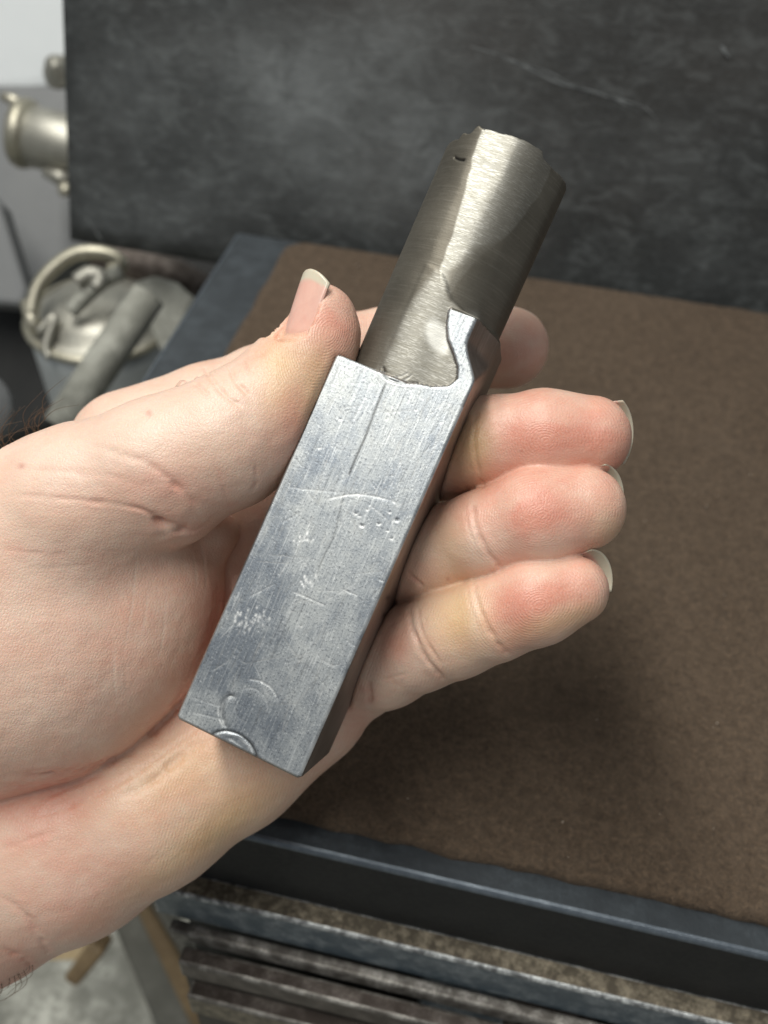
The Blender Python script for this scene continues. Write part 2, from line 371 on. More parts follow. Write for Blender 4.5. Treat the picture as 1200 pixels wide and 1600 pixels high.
# loose pieces under the rails
def lump(name, px_, z0, sx, sy, sz, rz, mt, label, cat):
    p = hit(*px_, z0); V, Fc = slab(-sx / 2, sx / 2, -sy / 2, sy / 2, -sz, 0); o = obj(name, mkmesh(name, V, Fc, mt, False), None, tuple(p)); o.rotation_euler = (0, 0, rz); bevel(o, .0015, 2); tag(o, label, cat)
lump('steel_offcut', (745, 1592), -.06, .030, .02, .02, .12, BLUEP, 'grey painted steel offcut under the tray at the bottom centre', 'steel offcut')
lump('steel_offcut', (860, 1602), -.058, .024, .02, .02, -.1, RUST, 'rusty brown steel offcut under the tray, right of the grey one', 'steel offcut')
# ---- floor, wall
zf = -.42
V = [(-2, -2, zf), (2, -2, zf), (2, 2.5, zf), (-2, 2.5, zf)]
tag(obj('floor', mkmesh('floor', V, [(0, 1, 2, 3)], CONC)), kind='structure')
yw = by + .42
V, Fc = slab(-1.6, 1.6, yw, yw + .02, zf, 1.4)
tag(obj('wall', mkmesh('wall', V, Fc, WALLM, False)), kind='structure')

def pt(u, v, d): return at(u, v, d)
def prism(pxs, d, th, name, mt, parent=None, tilt=0.0):       # a real plate cut to an outline, facing the camera side, th metres thick
    back = M3 @ np.array((0, 0, 1.0)); P = [at(u, v, d + tilt * (v - 800)) for u, v in pxs]; n = len(P)
    V = P + [p + back * th for p in P]; Fc = [tuple(range(n))[::-1], tuple(range(n, 2 * n))] + [(i, (i + 1) % n, n + (i + 1) % n, n + i) for i in range(n)]
    o = obj(name, mkmesh(name, V, Fc, mt, False), parent); return o
# grey machine housing at the left, with a flat side panel and a lever boss
o = prism([(-160, 300), (-160, 130), (100, 130), (240, 150), (240, 420), (125, 400), (60, 440), (40, 470), (0, 330)], 640, .05, 'machine_housing', GREYM); bevel(o, .004)
tag(o, 'dull grey machine housing at the far left, behind the fitting and the can', 'machine')
o = prism([(-160, -160), (300, -160), (300, 118), (40, 150), (-160, 165)], 680, .06, 'machine_cover', WALLM); bevel(o, .012, 4)
tag(o, 'pale grey painted machine cover at the top left corner', 'machine cover')
o = prism([(-60, 250), (0, 318), (42, 455), (36, 478), (-60, 470)], 560, .02, 'guard_panel', GREYM); bevel(o, .003)
tag(o, 'grey guard panel at the left edge with a slanting side', 'panel')
o = prism([(-80, 470), (40, 470), (70, 560), (90, 660), (-80, 720)], 600, .03, 'pedestal_block', BLACK); bevel(o, .003)
tag(o, 'black block at the left edge beside the can', 'block')
V, Fc = lathe([(0, 0), (.017, 0), (.022, .003), (.024, .010), (.022, .02), (0, .022)], at(-48, 650, 520), -nrm(M3 @ np.array((-.3, .2, 1))))
tag(obj('grey_knob', mkmesh('grey_knob', V, Fc, GREYM)), 'dull grey round knob at the left edge above the wrist', 'knob')

# cast fitting behind the board: flange, barrel, lever
r0 = empty('pipe_fitting', at(70, 215, 560)); tag(r0, 'pale brass pipe fitting with a collar and lever, half behind the board', 'fitting')
def child(name, VF, mt, par, lab=None):
    me = mkmesh(name, VF[0], VF[1], mt); o = obj(name, me, par); o.matrix_parent_inverse = Matrix.Translation(par.location).inverted()
    if lab: o['label'] = lab
    return o
ax = nrm(at(150, 232, 560) - at(30, 205, 560))
child('collar', lathe([(0, 0), (.014, 0), (.0185, .002), (.0200, .006), (.0190, .010), (.0165, .012), (.0165, .014), (0, .0145)], at(22, 205, 560), ax), BRASS, r0)
child('barrel', lathe([(0, 0), (.0150, 0), (.0172, .003), (.0172, .060), (0, .061)], at(44, 212, 560), ax), ALU, r0)
child('lever', tube([at(2, 150, 552), at(20, 156, 553), at(40, 168, 555), at(60, 178, 557)], [.0022, .0034, .0036, .0042], 14), BRASS, r0)
child('drain_cock', tube([at(70, 268, 556), at(90, 276, 556), at(110, 284, 556)], [.003, .0045, .005], 14), ALU, r0)
child('screw', lathe([(0, 0), (.0035, 0), (.0042, .002), (.0035, .004), (0, .0045)], at(103, 298, 550), -nrm(M3 @ np.array((0, 0, 1)))), BRASS, r0)
V, Fc = lathe([(0, 0), (.009, 0), (.011, .003), (.010, .006), (.006, .007), (.0055, .014), (0, .015)], at(98, 118, 600), -nrm(M3 @ np.array((.1, .1, 1))))
tag(obj('small_valve_cap', mkmesh('small_valve_cap', V, Fc, ALU)), 'small dull metal cap on the grey machine, above the pipe fitting', 'cap')

# lidded can with hoop handle
cu = np.array((0, 0, 1.0)); cz = at(160, 500, 500)
r1 = empty('metal_can', cz - cu * .10); tag(r1, 'grey enamel can with a rimmed lid, left of the plate above the hand', 'can')
dz = lambda h: cz + cu * h
child('can_body', lathe([(0, -.13), (.030, -.13), (.032, -.12), (.037, -.012), (.037, 0), (0, 0)], cz, cu, 56), CANM, r1)
child('rim', lathe([(.0362, .000), (.0388, .000), (.0398, .0018), (.0388, .0036), (.0362, .0036)], cz, cu, 56), BRASS, r1)
child('lid', lathe([(.036, .0030), (.030, .004), (.028, .009), (.020, .012), (.010, .014), (0, .0145)], cz, cu, 56), ALU, r1)
child('lever', tube([at(u, v, 472) for u, v in spline([(190, 425), (160, 440), (135, 462), (110, 488)], 5)], .0038, 12), PIPEM, r1)
child('clasp', tube([at(u, v, 468) for u, v in spline([(120, 440), (140, 428), (158, 434), (150, 450)], 5)], .0040, 12), ALU, r1)
hp = [(48, 492), (58, 452), (82, 420), (120, 396), (165, 396), (190, 412), (170, 425)]
child('hoop_handle', tube([at(u, v, 478) for u, v in spline(hp, 6)], .0036, 14), BRASS, r1)
child('hinge', tube([at(40, 470, 478), at(52, 505, 478), at(62, 520, 480)], [.003, .004, .003], 12), BRASS, r1)
child('latch', tube([at(u, v, 474) for u, v in spline([(60, 520), (85, 495), (72, 540), (78, 560)], 5)], .0022, 10), ALU, r1)
# round bar leaning over the can, flat blade beside it
V, Fc = tube([at(232, 462, 430), at(165, 560, 425), at(95, 668, 420)], [.0078, .0082, .0082], 24)
tag(obj('round_bar', mkmesh('round_bar', V, Fc, PIPEM)), 'weathered grey round bar slanting across the front of the can', 'bar')
o = prism([(205, 440), (240, 430), (275, 440), (305, 466), (262, 556), (248, 545)], 470, .012, 'flat_blade', PIPEM); bevel(o, .002)
tag(o, 'dull olive grey wedge between the round bar and the black plate', 'wedge')
V, Fc = tube([at(150, 392, 520), at(200, 408, 520), at(250, 425, 520), at(330, 470, 520)], [.010, .011, .012, .012], 20)
tag(obj('dark_pipe', mkmesh('dark_pipe', V, Fc, RUST)), 'dark brown pipe just under the lower edge of the board', 'pipe')
o = prism([(170, 400), (420, 400), (330, 620), (200, 700), (170, 560)], 640, .03, 'steel_bracket', BLACK)
tag(o, 'black bracket in the gap behind the can', 'bracket')

# ---- low at the left: stool leg, block, card
leg = prism([(150, 1390), (214, 1385), (285, 1470), (345, 1620), (255, 1640), (205, 1520)], 520, .02, 'slanting_board', LEG); bevel(leg, .003)
tag(leg, 'dirty olive board slanting down at the bottom left', 'board')
rb = prism([(200, 1400), (222, 1404), (290, 1520), (330, 1625), (310, 1630), (262, 1530)], 508, .008, 'batten', WOODM); bevel(rb, .002)
tag(rb, 'narrow brown batten lying along the slanting olive board', 'batten')
o = prism([(96, 1532), (140, 1470), (164, 1490), (118, 1546)], 500, .02, 'wood_block', WOODM); bevel(o, .0025)
tag(o, 'small brown wooden block on end, beside the slanting olive board', 'block')
o = prism([(60, 1465), (135, 1440), (150, 1470), (125, 1500), (70, 1500)], 540, .004, 'card_scrap', CARD)
tag(o, 'tan scrap of card under the wrist, next to the wooden block', 'card')
# ================================================================== the steel tool
TB = np.array([[0.90458322, 0.40289352, -0.14224681], [0.3965037, -0.91566718, -0.07196731], [-0.1592459, 0.00869903, -0.9872115]])
TB = np.linalg.qr(TB)[0] * np.sign(np.diag(np.linalg.qr(TB)[1]))
TO = np.array((-26.35, 42.36, 171.75)); TL = 72.33; HW = 12.7
def t2c(P): return TO + P @ TB.T            # tool frame (right, along, out) mm -> camera mm
def c2t(P): return (P - TO) @ TB
def polysdf(X, Y, poly):
    p = np.array(poly, float); n = len(p); d = np.full(len(X), 1e18); s = np.ones(len(X)); Q = np.stack([X, Y], 1)
    for i in range(n):
        a = p[i]; b = p[i - 1]; e = b - a; w_ = Q - a
        t = np.clip((w_ @ e) / (e @ e), 0, 1); bb = w_ - t[:, None] * e; d = np.minimum(d, (bb * bb).sum(1))
        c1 = Y >= a[1]; c2 = Y < b[1]; c3 = e[0] * w_[:, 1] > e[1] * w_[:, 0]
        f = (c1 & c2 & c3) | (~c1 & ~c2 & ~c3); s = np.where(f, -s, s)
    return s * np.sqrt(d)
RIB = [(.5, -5), (1.5, 0), (3.0, .5), (6, 1.1), (8.6, 2.3), (9.5, 4.0), (8.7, 6.0), (7.0, 8.0), (5.0, 10.0), (3.9, 12.0), (3.2, 14), (3.0, 15.9), (14, 15.2), (14, -5)]
SHELF = [(-4, -5), (-4, 21), (-1.0, 20.4), (.4, 18.9), (1.2, 17.8), (2.6, 16.7), (5.4, 16.1), (14, 15.4), (14, -5)]
def sdbox(P, lo, hi, rd):
    c = (np.array(lo) + hi) / 2; h = (np.array(hi) - lo) / 2 - rd; q = np.abs(P - c) - h
    return np.linalg.norm(np.maximum(q, 0), axis=1) + np.minimum(q.max(1), 0) - rd
def sst(x, a, b): t = np.clip((x - a) / (b - a), 0, 1); return t * t * (3 - 2 * t)
def tool_sdf(P):
    r, a, n = P.T; t = a - TL; m = n + HW
    box = sdbox(P, (-HW, 0, -25.4), (HW, TL, 0), .32)
    # remnant of the square bar left standing at the right of the round part
    rib = sdbox(P + np.array((0, 0, 1.)) * (.12 * sst(t, 1, 5))[:, None], (-HW, TL - 6, -25.4), (HW, TL + 15.6, 0), .25)
    rib = smax(rib, polysdf(r, t, RIB), .35)
    s = 4.3 * (1 - sst(t, 3.6, 11.5))
    rib = smax(rib, ((r - 8.4 - s) * .94 + n * .34) * .9, .4)
    shelf = smax(sdbox(P + np.array((0, 0, 1.)) * (.055 * np.minimum(r, 0) ** 2)[:, None], (-HW, TL - 6, -25.4), (HW, TL + 22, -.97), .25), polysdf(r, t, SHELF), .5)
    shelf = smax(shelf, ((r - 8.4 - s) * .94 + n * .34) * .9, .4)
    # turned round part
    rad = np.hypot(r, m); ang = np.arctan2(r, m)
    cyl = rad - 11.85 - .35 * t / 47
    nz = .13 * np.sin(a * .42 + 1) + .09 * np.sin(a * .9 + 4)
    dfl = 11.85 - .12 * sst(t, 14, 46) + nz * .35
    cyl = smax(cyl, (m * .985 - r * .12) - dfl, .3)
    cyl = smax(cyl, (m * .62 + r * .785) - (11.80 + .05 * np.sin(a * .35) + .9 * (1 - sst(t, 12, 17.5 + 2.5 * np.sin(ang * 4)))), .35)
    top = 48.6 + .10 * np.sin(ang * 5) + .05 * np.sin(ang * 23 + 1) + .10 * np.sin(ang * 31) * (r < -6) - 1.3 * sst(-r, 6.0, 6.9) - 1.0 * sst(-r, 8.6, 9.0) + .45 * np.exp(-((r + 6.1) / .7) ** 2) - .9 * sst(r, 6.6, 7.4)
    cyl = smax(cyl, (t - top) * .9, .25); cyl = np.maximum(cyl, -t - 6)
    return np.minimum(smin(cyl, box, .5), np.minimum(smin(cyl, shelf, 1.0), smin(cyl, rib, .4)))
V, Q = surf_nets(tool_sdf, (-14.4, -1.6, -27.1), (14.4, TL + 51.5, 1.7), .8)
V, Q = subdiv(V, Q, 2); V = project(tool_sdf, V, 3)
d0, G = grad(tool_sdf, V, .02); G /= np.linalg.norm(G, axis=1)[:, None]
fn_ = np.cross(V[Q[:, 2]] - V[Q[:, 0]], V[Q[:, 3]] - V[Q[:, 1]])
if (fn_ * G[Q[:, 0]]).sum() < 0: Q = Q[:, ::-1].copy()
U = px(t2c(V)); front = (G[:, 2] > .75) & (V[:, 1] < TL + 16)
disp = np.zeros(len(V)); bright = np.zeros(len(V)); dark = np.zeros(len(V))
def groove(pts, wpx, depth, br=0., dk=0., only=None, taper=.15):
    m = front if only is None else only; sp = spline(pts, 8)
    lo = sp.min(0) - 4 * wpx; hi = sp.max(0) + 4 * wpx; m = m & (U > lo).all(1) & (U < hi).all(1); ix = np.where(m)[0]
    if not len(ix): return
    d, s = polydist(U[ix], sp); g = np.exp(-(d / wpx) ** 2) * np.clip(np.minimum(s, 1 - s) / taper, .15, 1)
    disp[ix] -= depth * g; bright[ix] = np.maximum(bright[ix], .75 * br * g * np.clip(.65 + .5 * vnoise(V[ix] * 2.2, 9), .1, 1)); dark[ix] = np.maximum(dark[ix], dk * g)
# half-round die mark cut by the lower end of the face, and the marks round it
groove([(326, 1152), (338, 1144), (356, 1142), (378, 1150), (394, 1166), (404, 1192)], 2.0, .20, 0, .8, taper=.02)
groove([(332, 1150), (350, 1147), (372, 1153), (390, 1170), (398, 1192)], 1.3, -.03, .4, 0, taper=.02)
groove([(340, 1158), (352, 1153), (368, 1160), (382, 1172), (388, 1184)], 1.2, .05, .5, 0)
groove([(370, 1172), (377, 1180)], 1.8, .15, 0, .8)
ctr = np.linalg.norm(U - (366, 1186), axis=1); ins_ = front & (ctr < 38); disp[ins_] -= .12 * sst(38 - ctr[ins_], 0, 6)
groove([(369, 1088), (357, 1089), (348, 1098), (346, 1114), (351, 1132), (356, 1139)], 3.6, .16, .25, .25)
groove([(343, 1100), (341, 1118), (347, 1135)], 1.4, -.05, .8, 0); groove([(366, 1087), (356, 1086)], 1.4, .1, .2, .8)
groove([(383, 1062), (402, 1063), (420, 1072), (431, 1086), (434, 1098)], 1.3, .05, .8, 0)
groove([(375, 1078), (395, 1076), (412, 1088), (418, 1106), (410, 1128)], 1.0, .03, .35, 0); groove([(372, 1085), (366, 1100), (372, 1120), (388, 1132)], 1.0, .03, .3, 0)
groove([(505, 782), (535, 775), (565, 773), (598, 779), (624, 787)], 1.5, .03, .8, 0)
groove([(445, 760), (470, 764), (500, 767), (540, 770)], 1.1, .02, .35, 0)
groove([(561, 1028), (580, 1036), (600, 1036), (618, 1028)], 1.2, .02, .4, 0); groove([(500, 1030), (520, 1040), (535, 1036)], 1.2, .02, .4, 0)
for r_, b_ in ((1.3, .8), (1.2, .45)):
    k = 34 if b_ > .5 else 27
    groove([(620 + k * math.cos(x), 562 + k * math.sin(x)) for x in np.linspace(2.5, .7, 7)], r_, .06, b_, .1)
groove([(598, 573), (602, 586), (614, 595), (634, 599), (655, 600)], 2.2, .22, .2, .5, taper=.02)
groove([(590, 575), (596, 588), (610, 598), (632, 603), (660, 603)], 1.6, -.04, .8, 0)
# long seam, rough edges
groove([(603, 598), (594, 622), (583, 650), (570, 685), (556, 716), (543, 748)], 1.5, .05, 0, .8, taper=.05)
groove([(543, 748), (533, 790), (522, 836), (505, 872), (490, 912)], 1.1, .03, 0, .5)
groove([(470, 935), (450, 970), (434, 1010), (420, 1040)], 1.0, .02, 0, .3)
for (a_, b_) in ((((455, 924), (512, 948))), ((532, 920), (560, 932)), ((470, 905), (476, 918)), ((404, 955), (412, 972)), ((300, 1090), (345, 1105)), ((590, 905), (604, 912)), ((365, 1012), (376, 1020)), ((385, 935), (430, 912)), ((438, 818), (470, 800)), ((330, 1050), (360, 1030)), ((296, 1112), (360, 1128)), ((540, 1000), (556, 1012))):
    groove([a_, ((a_[0] + b_[0]) / 2 + 1, (a_[1] + b_[1]) / 2), b_], 1.0, .03, .85 if a_[0] == 455 else .4, 0)
for x, y, s in ((556, 802, 4), (566, 821, 5), (592, 818, 4), (620, 812, 6), (574, 796, 3), (612, 841, 4), (609, 800, 3), (562, 806, 3), (606, 829, 3), (600, 936, 3), (478, 842, 3), (532, 655, 3), (500, 700, 2.4), (470, 978, 3), (604, 655, 2.4), (650, 640, 2.5), (571, 770, 2.5), (690, 660, 2.5), (452, 720, 2.5)):
    m = front & (np.linalg.norm(U - (x, y), axis=1) < 16); d = np.linalg.norm(U[m] - (x, y), axis=1)
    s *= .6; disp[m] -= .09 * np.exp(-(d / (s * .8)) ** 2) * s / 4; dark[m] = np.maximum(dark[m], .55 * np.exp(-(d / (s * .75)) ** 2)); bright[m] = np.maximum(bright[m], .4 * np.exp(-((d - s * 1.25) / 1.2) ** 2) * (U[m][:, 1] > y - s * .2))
rs = np.random.default_rng(3)
for k in range(70):                      # bruised fleck clusters
    cx, cy = ((383, 962), (405, 966), (390, 972), (480, 910), (475, 845))[k % 5]; x = cx + rs.normal() * 9; y = cy + rs.normal() * 5
    m = front & (np.abs(U - (x, y)).max(1) < 8); bright[m] = np.maximum(bright[m], rs.uniform(.4, 1) * np.exp(-(np.linalg.norm((U[m] - (x, y)) * (1.5, .8), axis=1) / rs.uniform(1.2, 2.6)) ** 2))
for k in range(420):                     # fine random scratches, mostly along the bar
    r_ = rs.uniform(-12.2, 12.2); a_ = rs.uniform(1, TL - 1); ln = rs.uniform(1, 9) if rs.random() < .7 else rs.uniform(.5, 3); an = rs.normal() * .05 if rs.random() < .6 else rs.uniform(-1.4, 1.4)
    p = t2c(np.array([(r_, a_, 0.), (r_ + math.sin(an) * ln, min(a_ + math.cos(an) * ln, TL - .4), 0)])); q_ = px(p); br = rs.uniform(.15, .5)
    groove([q_[0], q_.mean(0), q_[1]], .8, .012, br if rs.random() < .6 else 0, .35 if rs.random() < .5 else 0)
# right edge nicks
for x, y in ((606, 935), (601, 962)):
    m = np.linalg.norm(U - (x, y), axis=1) < 14; d = np.linalg.norm(U[m] - (x, y), axis=1); g = np.exp(-(d / 4.5) ** 2); disp[m] -= .3 * g; dark[m] = np.maximum(dark[m], .7 * g)
spg = (G[:, 2] > .2) & (V[:, 1] > TL + 1)
groove([(709, 245), (717, 249), (726, 250)], 1.7, .4, 0, 1, spg, .05)
m = spg; oval = np.exp(-((((U - (684, 526)) @ np.array([[.92, .3], [-.35, .95]])) / (17, 29)) ** 2).sum(1) ** 3) * m
disp -= .08 * oval
V = V + G * disp[:, None]
# worn edges of the square part shine
rr_, aa_, nn_ = V.T
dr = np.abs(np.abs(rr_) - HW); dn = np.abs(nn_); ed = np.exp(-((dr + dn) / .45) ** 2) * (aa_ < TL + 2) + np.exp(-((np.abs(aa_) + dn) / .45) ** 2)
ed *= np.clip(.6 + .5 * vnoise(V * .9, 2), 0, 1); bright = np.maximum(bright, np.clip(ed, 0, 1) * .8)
tt = aa_ - TL; fl = np.zeros(len(V))
lx = 5.9 * sst(tt, 8, 30) + 1.2 * np.sin(aa_ * .35) * (1 - sst(tt, 20, 40)) + 2.4
fl = sst(rr_, -lx - .5, -lx + .3) * (1 - sst(rr_, 5.2 * sst(tt, 14, 44) + 1.5 + np.sin(aa_ * .3), 5.2 * sst(tt, 14, 44) + 4.8)) * (G[:, 2] > .6)
low = sst(-tt, -17, -12) * sst(rr_, -6.5, -2.5)
def pmask(poly, soft, wob=1.5): return 1 - sst(polysdf(U[:, 0] + wob * vnoise(V * .8, 41), U[:, 1] + wob * vnoise(V * .8, 42), poly), -soft, soft)
band = pmask([(761, 175), (872, 238), (846, 300), (812, 345), (790, 372), (762, 392), (735, 415), (716, 440), (702, 462), (688, 440), (690, 412), (702, 385), (712, 350), (726, 300), (738, 250)], 2.0)
xb = (U - (757, 195)) @ np.array((.915, .4045)); band *= 1 - .75 * sst(xb, 20, 95)
low = pmask([(688, 420), (698, 440), (703, 470), (725, 484), (752, 490), (742, 585), (700, 604), (640, 602), (596, 570), (640, 480)], 9, 4) * .6
lobe = pmask([(700, 428), (740, 390), (790, 372), (830, 340), (880, 330), (790, 540), (750, 490), (722, 483), (704, 468), (696, 448)], 8, 4)
flat_ = np.maximum(band, low) * (1 - .75 * lobe) * (G[:, 2] > .15) * (tt > -.5); flat_ = np.maximum(flat_, oval * 1.3); bright = np.maximum(bright, .55 * oval)
ribf = sst(.25 + .25 * vnoise(V, 5) - polysdf(rr_, tt, RIB), 0, .5) * (nn_ > -1.2)
def mat_shank():
    t = NT('scratched_ground_steel'); c = t.co()
    sm = t.co((1, .035, 1)); s1 = t.noise(sm, 1900, 3, .7); s2 = t.noise(sm, 5200, 2, .7); sp_ = t.noise(c, 2300, 3, .65); bl = t.noise(t.co((1, .6, 1)), 75, 5, .62, .6); b2 = t.noise(c, 260, 5, .7)
    f = t.math('ADD', t.math('MULTIPLY', bl, .6), t.math('MULTIPLY', b2, .4)); f = t.mapr(f, .33, .63)
    bz = t.attr('blue').outputs['Fac']; f = t.math('SUBTRACT', f, bz, True); col = t.mix(f, (.215, .240, .275), (.50, .515, .51))
    col = t.mix(t.math('MULTIPLY', t.mapr(s1, .52, .70), .42), col, (.68, .70, .71)); col = t.mix(t.math('MULTIPLY', t.mapr(s2, .52, .66), .5), col, (.20, .22, .25))
    col = t.mix(t.math('MULTIPLY', t.mapr(sp_, .55, .66), .75), col, (.13, .14, .16)); col = t.mix(t.math('MULTIPLY', t.mapr(sp_, .40, .30), .5), col, (.86, .87, .87))
    col = t.mix(t.attr('dark').outputs['Fac'], col, (.05, .05, .05)); col = t.mix(t.attr('bright').outputs['Fac'], col, (.95, .95, .94))
    side = t.attr('side').outputs['Fac']; cs = t.mix(t.mapr(bl, .35, .65), (.24, .20, .175), (.36, .31, .28)); cs = t.mix(t.math('MULTIPLY', t.mapr(s1, .5, .7), .3), cs, (.5, .46, .42))  # warm reflection of mat and hand painted into the side faces
    col = t.mix(side, col, cs)
    h = t.math('ADD', t.math('MULTIPLY', s1, .5), t.math('ADD', t.math('MULTIPLY', s2, .35), t.math('MULTIPLY', sp_, .5)))
    return t.fin(Base_Color=col, Metallic=.82, Roughness=t.mapr(f, 0, 1, .38, .50), Normal=t.bump(h, .55, .00009))
def mat_spigot():
    t = NT('browned_turned_steel'); c = t.co()
    s1 = t.noise(t.co((.05, 1, .05)), 2400, 3, .7); s2 = t.noise(t.co((.12, 1, .12)), 5200, 2, .7); bl = t.noise(c, 90, 5, .6); sp_ = t.noise(c, 2600, 3, .7)
    fl_ = t.attr('flat').outputs['Fac']
    a = t.mix(t.mapr(bl, .3, .7), (.112, .101, .082), (.165, .150, .124)); b = t.mix(t.mapr(bl, .3, .7), (.27, .262, .235), (.39, .38, .345))
    a = t.mix(t.math('MULTIPLY', t.mapr(s1, .5, .72), .14), a, (.4, .38, .33)); b = t.mix(t.math('MULTIPLY', t.mapr(s1, .48, .62), .8), b, (.26, .25, .21)); b = t.mix(t.math('MULTIPLY', t.mapr(s2, .5, .68), .5), b, (.9, .89, .84))
    col = t.mix(fl_, a, b); col = t.mix(t.math('MULTIPLY', t.mapr(sp_, .6, .75), .6), col, (.08, .07, .055))
    col = t.mix(t.attr('bright').outputs['Fac'], col, (.80, .79, .75)); col = t.mix(t.attr('dark').outputs['Fac'], col, (.01, .01, .01))
    h = t.math('ADD', t.math('MULTIPLY', s1, .5), t.math('ADD', t.math('MULTIPLY', s2, .3), t.math('MULTIPLY', sp_, .35)))
    return t.fin(Base_Color=col, Metallic=.82, Roughness=t.mapr(bl, .3, .7, .50, .58), Normal=t.bump(h, .6, .00010))
STEEL = mat_shank(); BROWN = mat_spigot()
tool = empty('tool_blank')
X4 = np.eye(4); X4[:3, :3] = M3 @ TB; X4[:3, 3] = W_(TO); tool.matrix_world = Matrix(X4.tolist())
tag(tool, 'scratched square steel bar with a turned round end, held in the open hand', 'steel bar')
blue = np.zeros(len(V))
for x_, y_, rx_, ry_, s_ in ((400, 900, 60, 110, .75), (340, 1040, 60, 70, .8), (500, 720, 40, 80, .45), (600, 760, 60, 60, .3), (590, 990, 35, 70, .45), (400, 1120, 60, 40, .4), (650, 690, 40, 50, .25)):
    blue += s_ * np.exp(-((U[:, 0] - x_) / rx_) ** 2 - ((U[:, 1] - y_) / ry_) ** 2)
blue = np.clip(blue * (.8 + .4 * vnoise(V * .5, 6)), 0, .9)
cen = V[Q].mean(1); tq = cen[:, 1] - TL
isp = (tq > .25) & ((polysdf(cen[:, 0], tq, RIB) > .15) | (tq > 15.3)); isp |= (tq > .12) & (G[Q[:, 0], 1] < .6) & (polysdf(cen[:, 0], tq, RIB) > .15)
side = 1 - sst(G[:, 2], .5, .8)
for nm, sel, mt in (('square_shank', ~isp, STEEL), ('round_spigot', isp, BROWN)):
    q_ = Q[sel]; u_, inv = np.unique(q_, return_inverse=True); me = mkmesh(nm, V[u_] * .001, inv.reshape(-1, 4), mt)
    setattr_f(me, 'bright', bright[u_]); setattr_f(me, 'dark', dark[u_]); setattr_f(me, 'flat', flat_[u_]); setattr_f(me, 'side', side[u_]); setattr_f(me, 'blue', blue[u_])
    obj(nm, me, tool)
# ================================================================== the hand
def J(u, v, w_, r):                                   # joint: image position, height towards the lens (mm), radius (px)
    z = 172.0 - w_; return np.array(((u - 600) / F * z, (v - 800) / F * z, z)), r * z / F
def chain(P, js, k):
    d = None
    for a, b in zip(js[:-1], js[1:]):
        (pa, ra), (pb, rb) = J(*a), J(*b); c = cone(P, pa, pb, ra, rb); d = c if d is None else smin(d, c, k)
    return d
def balls(P, d, bs, k):
    for b in bs:
        c, r = J(*b); d = smin(d, np.linalg.norm(P - c, axis=1) - r, k)
    return d
PALM = [([(-330, 1130, -46, 170), (-60, 1010, -42, 150), (380, 680, -40, 76)], 8),
        ([(-60, 1080, -43, 140), (450, 770, -40, 76)], 8), ([(-60, 1180, -42, 130), (505, 905, -40, 76)], 8),
        ([(-330, 1330, -46, 220), (-70, 1350, -42, 192), (110, 1310, -36, 146), (235, 1255, -33, 124), (360, 1180, -35, 110), (478, 1105, -38, 92)], 9)]
THENAR = [(150, 935, -24, 150), (95, 1030, -25, 175), (0, 1010, -26, 215), (40, 900, -26, 190), (-120, 1050, -32, 230), (215, 985, -27, 115), (255, 900, -24, 85)]
THUMB = [(503, 492, -10, 48), (492, 540, -10, 57), (462, 592, -10, 70), (420, 648, -10, 86), (350, 692, -8, 97), (250, 735, -9, 106), (130, 790, -13, 120), (0, 850, -20, 150), (-200, 960, -30, 190)]
INDEX = [(793, 543, -44, 64), (700, 545, -46, 62), (600, 548, -46, 62), (540, 562, -44, 66), (420, 618, -42, 78), (330, 650, -41, 80), (200, 700, -40, 90)]
MIDDLE = [(921, 683, -11, 65), (850, 684, -12, 72), (768, 691, -15, 69), (700, 702, -22, 73), (600, 725, -32, 74), (450, 765, -40, 76)]
RING = [(911, 795, -6, 66), (840, 808, -7, 74), (760, 834, -11, 66), (680, 864, -19, 71), (590, 885, -31, 74), (505, 905, -39, 76)]
PINKY = [(897, 922, -4, 54), (838, 941, -5, 64), (768, 968, -9, 63), (710, 988, -14, 69), (655, 1010, -19, 67), (600, 1028, -25, 74), (540, 1050, -33, 78), (480, 1085, -38, 84)]
NAILS = []
def nail_frame(c, r_unused, p0, p1, normal, length, width, curv, off, tiplen, lab, back):
    a_ = nrm(p1 - p0); n_ = np.asarray(normal, float); n_ = nrm(n_ - a_ * (n_ @ a_)); NAILS.append((c, a_, n_, np.cross(a_, n_), length, width, curv, off, tiplen, lab, back))
nail_frame(J(497, 500, -10, 50)[0], 0, J(460, 588, -10, 60)[0], J(500, 455, -10, 50)[0], (-.74, -.36, -.62), 13.2, 5.1, .75, 5.2, 1.9, 'thumb nail seen from its edge', .38)
for js_, nn_, wd_, off_, bk_, ln_ in ((MIDDLE, (0, -.22, 1), 6.2, 6.9, .30, 12.0), (RING, (0, -.45, .9), 5.8, 6.7, .345, 12.0), (PINKY, (0, -.45, .9), 5.0, 5.5, .31, 10.5), (INDEX, (0, -.3, 1.), 5.8, 6.6, .45, 12.0)):
    nail_frame(J(*js_[0])[0], 0, J(*js_[2])[0], J(*js_[0])[0], nn_, ln_, wd_, .8, off_, 1.7, None, bk_)
def bed(P, d, k):
    c, a_, n_, s_, L_, wd, cu_, off, tl_, lb, back = NAILS[k]; Q_ = P - c; y = Q_ @ a_; s = Q_ @ s_; n = Q_ @ n_; R_ = wd / math.sin(cu_)
    lim = off - .18 - s * s / (2 * R_) - (.05 * np.maximum(y, 0) ** 1.5) * .25; lim = lim + 5 * sst(-y, L_ * back - .3, L_ * back + 3.4) + 5 * sst(np.abs(s), wd - .4, wd + 2.6) + 80 * sst(-y, L_ * back + 1, L_ * back + 14)
    return smax(d, n - lim, .6)
